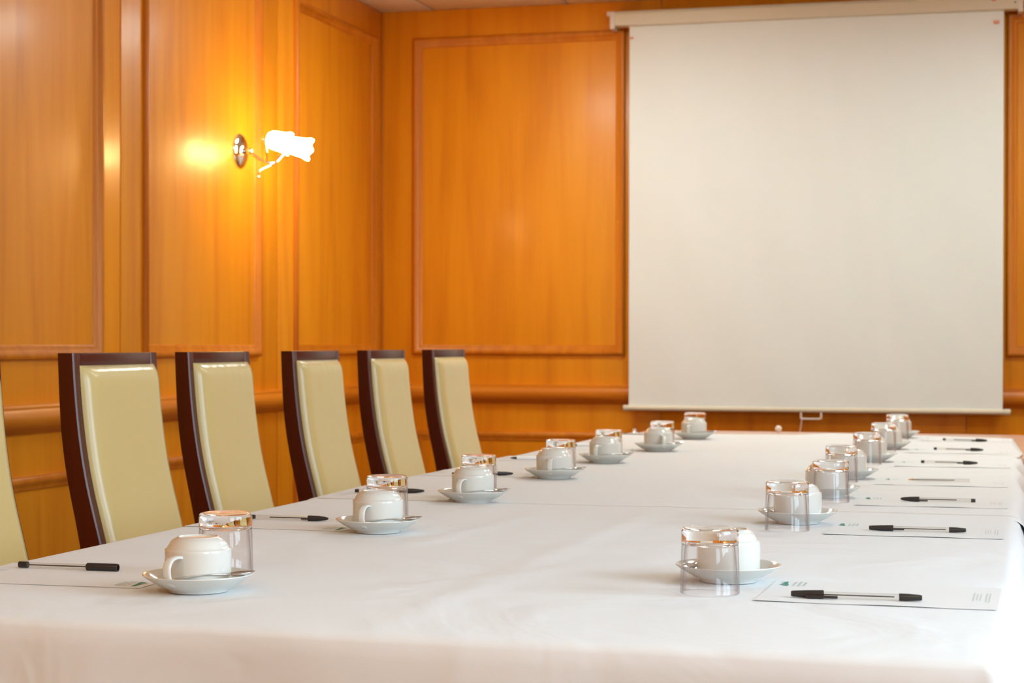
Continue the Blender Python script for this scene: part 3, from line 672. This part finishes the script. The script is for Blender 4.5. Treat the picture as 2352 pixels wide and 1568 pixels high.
PENS = [
 ('near', (-1.2827, 2.5062), (-1.4434, 2.5039), 'thin dark-barrelled ballpoint pen with straight black cap in the left row, nearest the camera'),
 ('capped', (-1.2600, 3.3162), (-1.4175, 3.3128), 'black-capped ballpoint pen in the left row, second from the camera'),
 ('capped', (-1.2930, 4.010), (-1.4457, 3.9704), 'black-capped ballpoint pen in the left row, third from the camera'),
 ('capped', (-1.2485, 4.610), (-1.4019, 4.5504), 'black-capped ballpoint pen in the left row, fourth from the camera'),
 ('white', (-1.4259, 5.2322), (-1.2936, 5.265), 'white-barrelled pen with black tip in the left row, fifth from the camera'),
 ('white', (-1.4205, 5.9709), (-1.2901, 6.0077), 'white-barrelled pen in the left row, sixth from the camera'),
 ('open', (-1.2982, 6.7457), (-1.4413, 6.7461), 'clear uncapped pen in the left row, farthest from the camera'),
 ('long', (-0.2926, 2.4979), (-0.1223, 2.5019), 'clear ballpoint pen with black cap and tapered end in the right row, nearest the camera'),
 ('longback', (-0.2617, 3.4305), (-0.0906, 3.4349), 'clear ballpoint pen with clip turned away in the right row, second from the camera'),
 ('capped', (-0.2465, 4.1005), (-0.0895, 4.1015), 'capped pen with thin black refill in the right row, third from the camera'),
 ('open', (-0.2641, 4.687), (-0.1157, 4.7018), 'uncapped brass-tipped pen in the right row, fourth from the camera'),
 ('capped', (-0.1117, 5.4013), (-0.2653, 5.4136), 'clear pen with black cap turned right in the right row, fifth from the camera'),
 ('capped', (-0.1086, 6.0841), (-0.2602, 6.1123), 'clear pen with black cap turned right in the right row, sixth from the camera'),
 ('capped', (-0.1062, 6.6827), (-0.264, 6.724), 'clear pen with black cap turned right in the right row, farthest from the camera')]
prot = {}
for k, A, B, lab in PENS:
    if k in prot: o = copy_tree(prot[k])
    else: o = prot[k] = pen(k)
    o.location = (A[0], A[1], zt(A[1])-0.0002); o.rotation_euler = (0, 0, math.atan2(B[1]-A[1], B[0]-A[0])); tag(o, lab, 'pen', PG)

# small things on the bare far table
bm = bmesh.new(); bmesh.ops.create_uvsphere(bm, u_segments=20, v_segments=12, radius=0.0135, matrix=Matrix.Translation((0, 0, 0.0135)))
bmesh.ops.create_cone(bm, cap_ends=True, segments=16, radius1=0.007, radius2=0.005, depth=0.006, matrix=Matrix.Translation((0, 0, 0.003)))
o = obj('round_knob', bm, M['cap']); o.location = (-0.905, 7.29, 0.7346); tag(o, 'small round cream knob lying at the far table edge below the screen', 'knob')
bm = bmesh.new(); lathe(bm, [(0, 0), (0.012, 0), (0.013, 0.002), (0.013, 0.005), (0.008, 0.008), (0.006, 0.012), (0.0075, 0.015), (0.006, 0.018), (0, 0.019)], 24)
o = obj('metal_knob', bm, M['chrome']); o.location = (-1.400, 6.915, TZ+0.0008); tag(o, 'tiny shiny metal knob on the cloth left of the farthest cups', 'knob')

# ------------------------------------------------------------------ chairs along the left side
# side profile (x back, x front, z) read off the curved stile
PROF = [(1.056, -0.0370, 0.0), (0.973, -0.0340, 0.0050), (0.875, -0.0285, 0.0150), (0.777, -0.0140, 0.0310), (0.695, 0.0045, 0.0520), (0.63, 0.0180, 0.0690), (0.55, 0.030, 0.090), (0.46, 0.036, 0.098), (0.38, 0.028, 0.086), (0.25, 0.004, 0.052), (0.12, -0.024, 0.018), (0.0, -0.052, -0.014)]
def at(z, c): 
    P_ = sorted((p[0], p[1], p[2]) for p in PROF)
    return interp([(p[0], p[c]) for p in P_], z)
def smooth(z, c): return sum(at(z+dz, c) for dz in (-0.04, -0.02, 0, 0.02, 0.04))/5 if 0.05 < z < 1.01 else at(z, c)
def chair():
    r = empty('dining_chair', (0, 0, 0)); W = 0.21
    for s in (-1, 1):
        bm = bmesh.new(); rings = []
        n = 44; y0, y1 = sorted((s*W, s*(W-0.034)))
        for i in range(n+1):
            z = 1.056*i/n; xb, xf = smooth(z, 1), smooth(z, 2)
            rings.append([bm.verts.new(p) for p in ((xb, y0, z), (xf-0.003, y0, z), (xf, y0+0.003, z), (xf, y1-0.003, z), (xf-0.003, y1, z), (xb, y1, z))])
        for a, b in zip(rings[:-1], rings[1:]):
            for i in range(6): bm.faces.new((a[i], a[(i+1) % 6], b[(i+1) % 6], b[i]))
        bm.faces.new(rings[0]); bm.faces.new(rings[-1])
        obj('back_leg', bm, M['mahogany'], r, sharp=40)
    bm = bmesh.new(); box(bm, -0.037, 0.0005, -W+0.0345, W-0.0345, 1.027, 1.056, 0.002); obj('top_rail', bm, M['mahogany'], r)
    bm = bmesh.new(); box(bm, 0.035, 0.085, -W+0.0345, W-0.0345, 0.40, 0.455, 0.003); obj('lower_rail', bm, M['mahogany'], r)
    # padded leather back, bulging forward
    bm = bmesh.new(); nz, ny = 56, 24; a = W-0.0245; z0, z1 = 0.485, 1.0285
    def pad(zt, yt, front):
        z = z0+(z1-z0)*zt; y = -a+2*a*yt
        e = min(1, (min(yt, 1-yt)*2*a)/0.035); ez = min(1, (min(zt, 1-zt)*(z1-z0))/0.04)
        bul = 0.024*math.sqrt(max(0, 1-(1-e)**2))*math.sqrt(max(0, 1-(1-ez)**2))
        puck = 0.0015*math.sin(yt*46)*math.exp(-(1-zt)*26)*e
        return (smooth(z, 2) + 0.001 + bul + puck if front else smooth(z, 2)+0.0005, y, z)
    fr = [[bm.verts.new(pad(j/nz, i/ny, True)) for i in range(ny+1)] for j in range(nz+1)]
    bk = [[bm.verts.new(pad(j/nz, i/ny, False)) for i in range(ny+1)] for j in range(nz+1)]
    for g in (fr, bk):
        for j in range(nz):
            for i in range(ny): bm.faces.new((g[j][i], g[j][i+1], g[j+1][i+1], g[j+1][i]))
    for j in range(nz):
        bm.faces.new((fr[j][0], fr[j+1][0], bk[j+1][0], bk[j][0])); bm.faces.new((fr[j][ny], bk[j][ny], bk[j+1][ny], fr[j+1][ny]))
    for i in range(ny):
        bm.faces.new((fr[0][i], bk[0][i], bk[0][i+1], fr[0][i+1])); bm.faces.new((fr[nz][i], fr[nz][i+1], bk[nz][i+1], bk[nz][i]))
    obj('backrest', bm, M['leather'], r, sharp=55)
    bm = bmesh.new(); box(bm, 0.095, 0.43, -0.215, 0.215, 0.425, 0.485, 0.018); obj('seat', bm, M['leather'], r, sharp=60)
    bm = bmesh.new(); box(bm, 0.095, 0.42, -0.205, 0.205, 0.385, 0.4255, 0.003); obj('seat_frame', bm, M['mahogany'], r)
    for s in (-1, 1):
        bm = bmesh.new(); box(bm, 0.375, 0.415, s*0.182-0.019, s*0.182+0.019, 0, 0.3855, 0.003); obj('front_leg', bm, M['mahogany'], r)
    return r
ch = chair()
CH = [(-2.0, 3.184, 0), (-2.0, 3.902, 1.5), (-2.0, 4.476, 0.5), (-2.0, 5.166, 0), (-2.0, 5.799, 0), (-2.0, 6.486, 0)]
CW = [0.42, 0.433, 0.390, 0.374, 0.370, 0.405]
CL = ['cut off by the left edge of the photo', 'first one wholly in view from the left', 'third from the left', 'fourth from the left', 'fifth from the left', 'farthest from the camera, beside the corner']
for i, (x, y, rz) in enumerate(CH):
    o = ch if i == 0 else copy_tree(ch)
    o.location = (x, y, 0); o.rotation_euler = (0, 0, math.radians(rz)); o.scale = (1, CW[i]/0.42, 1.0)
    tag(o, 'cream leather high-backed chair, %s' % CL[i], 'chair', 'cream leather chairs along the left side of the table')
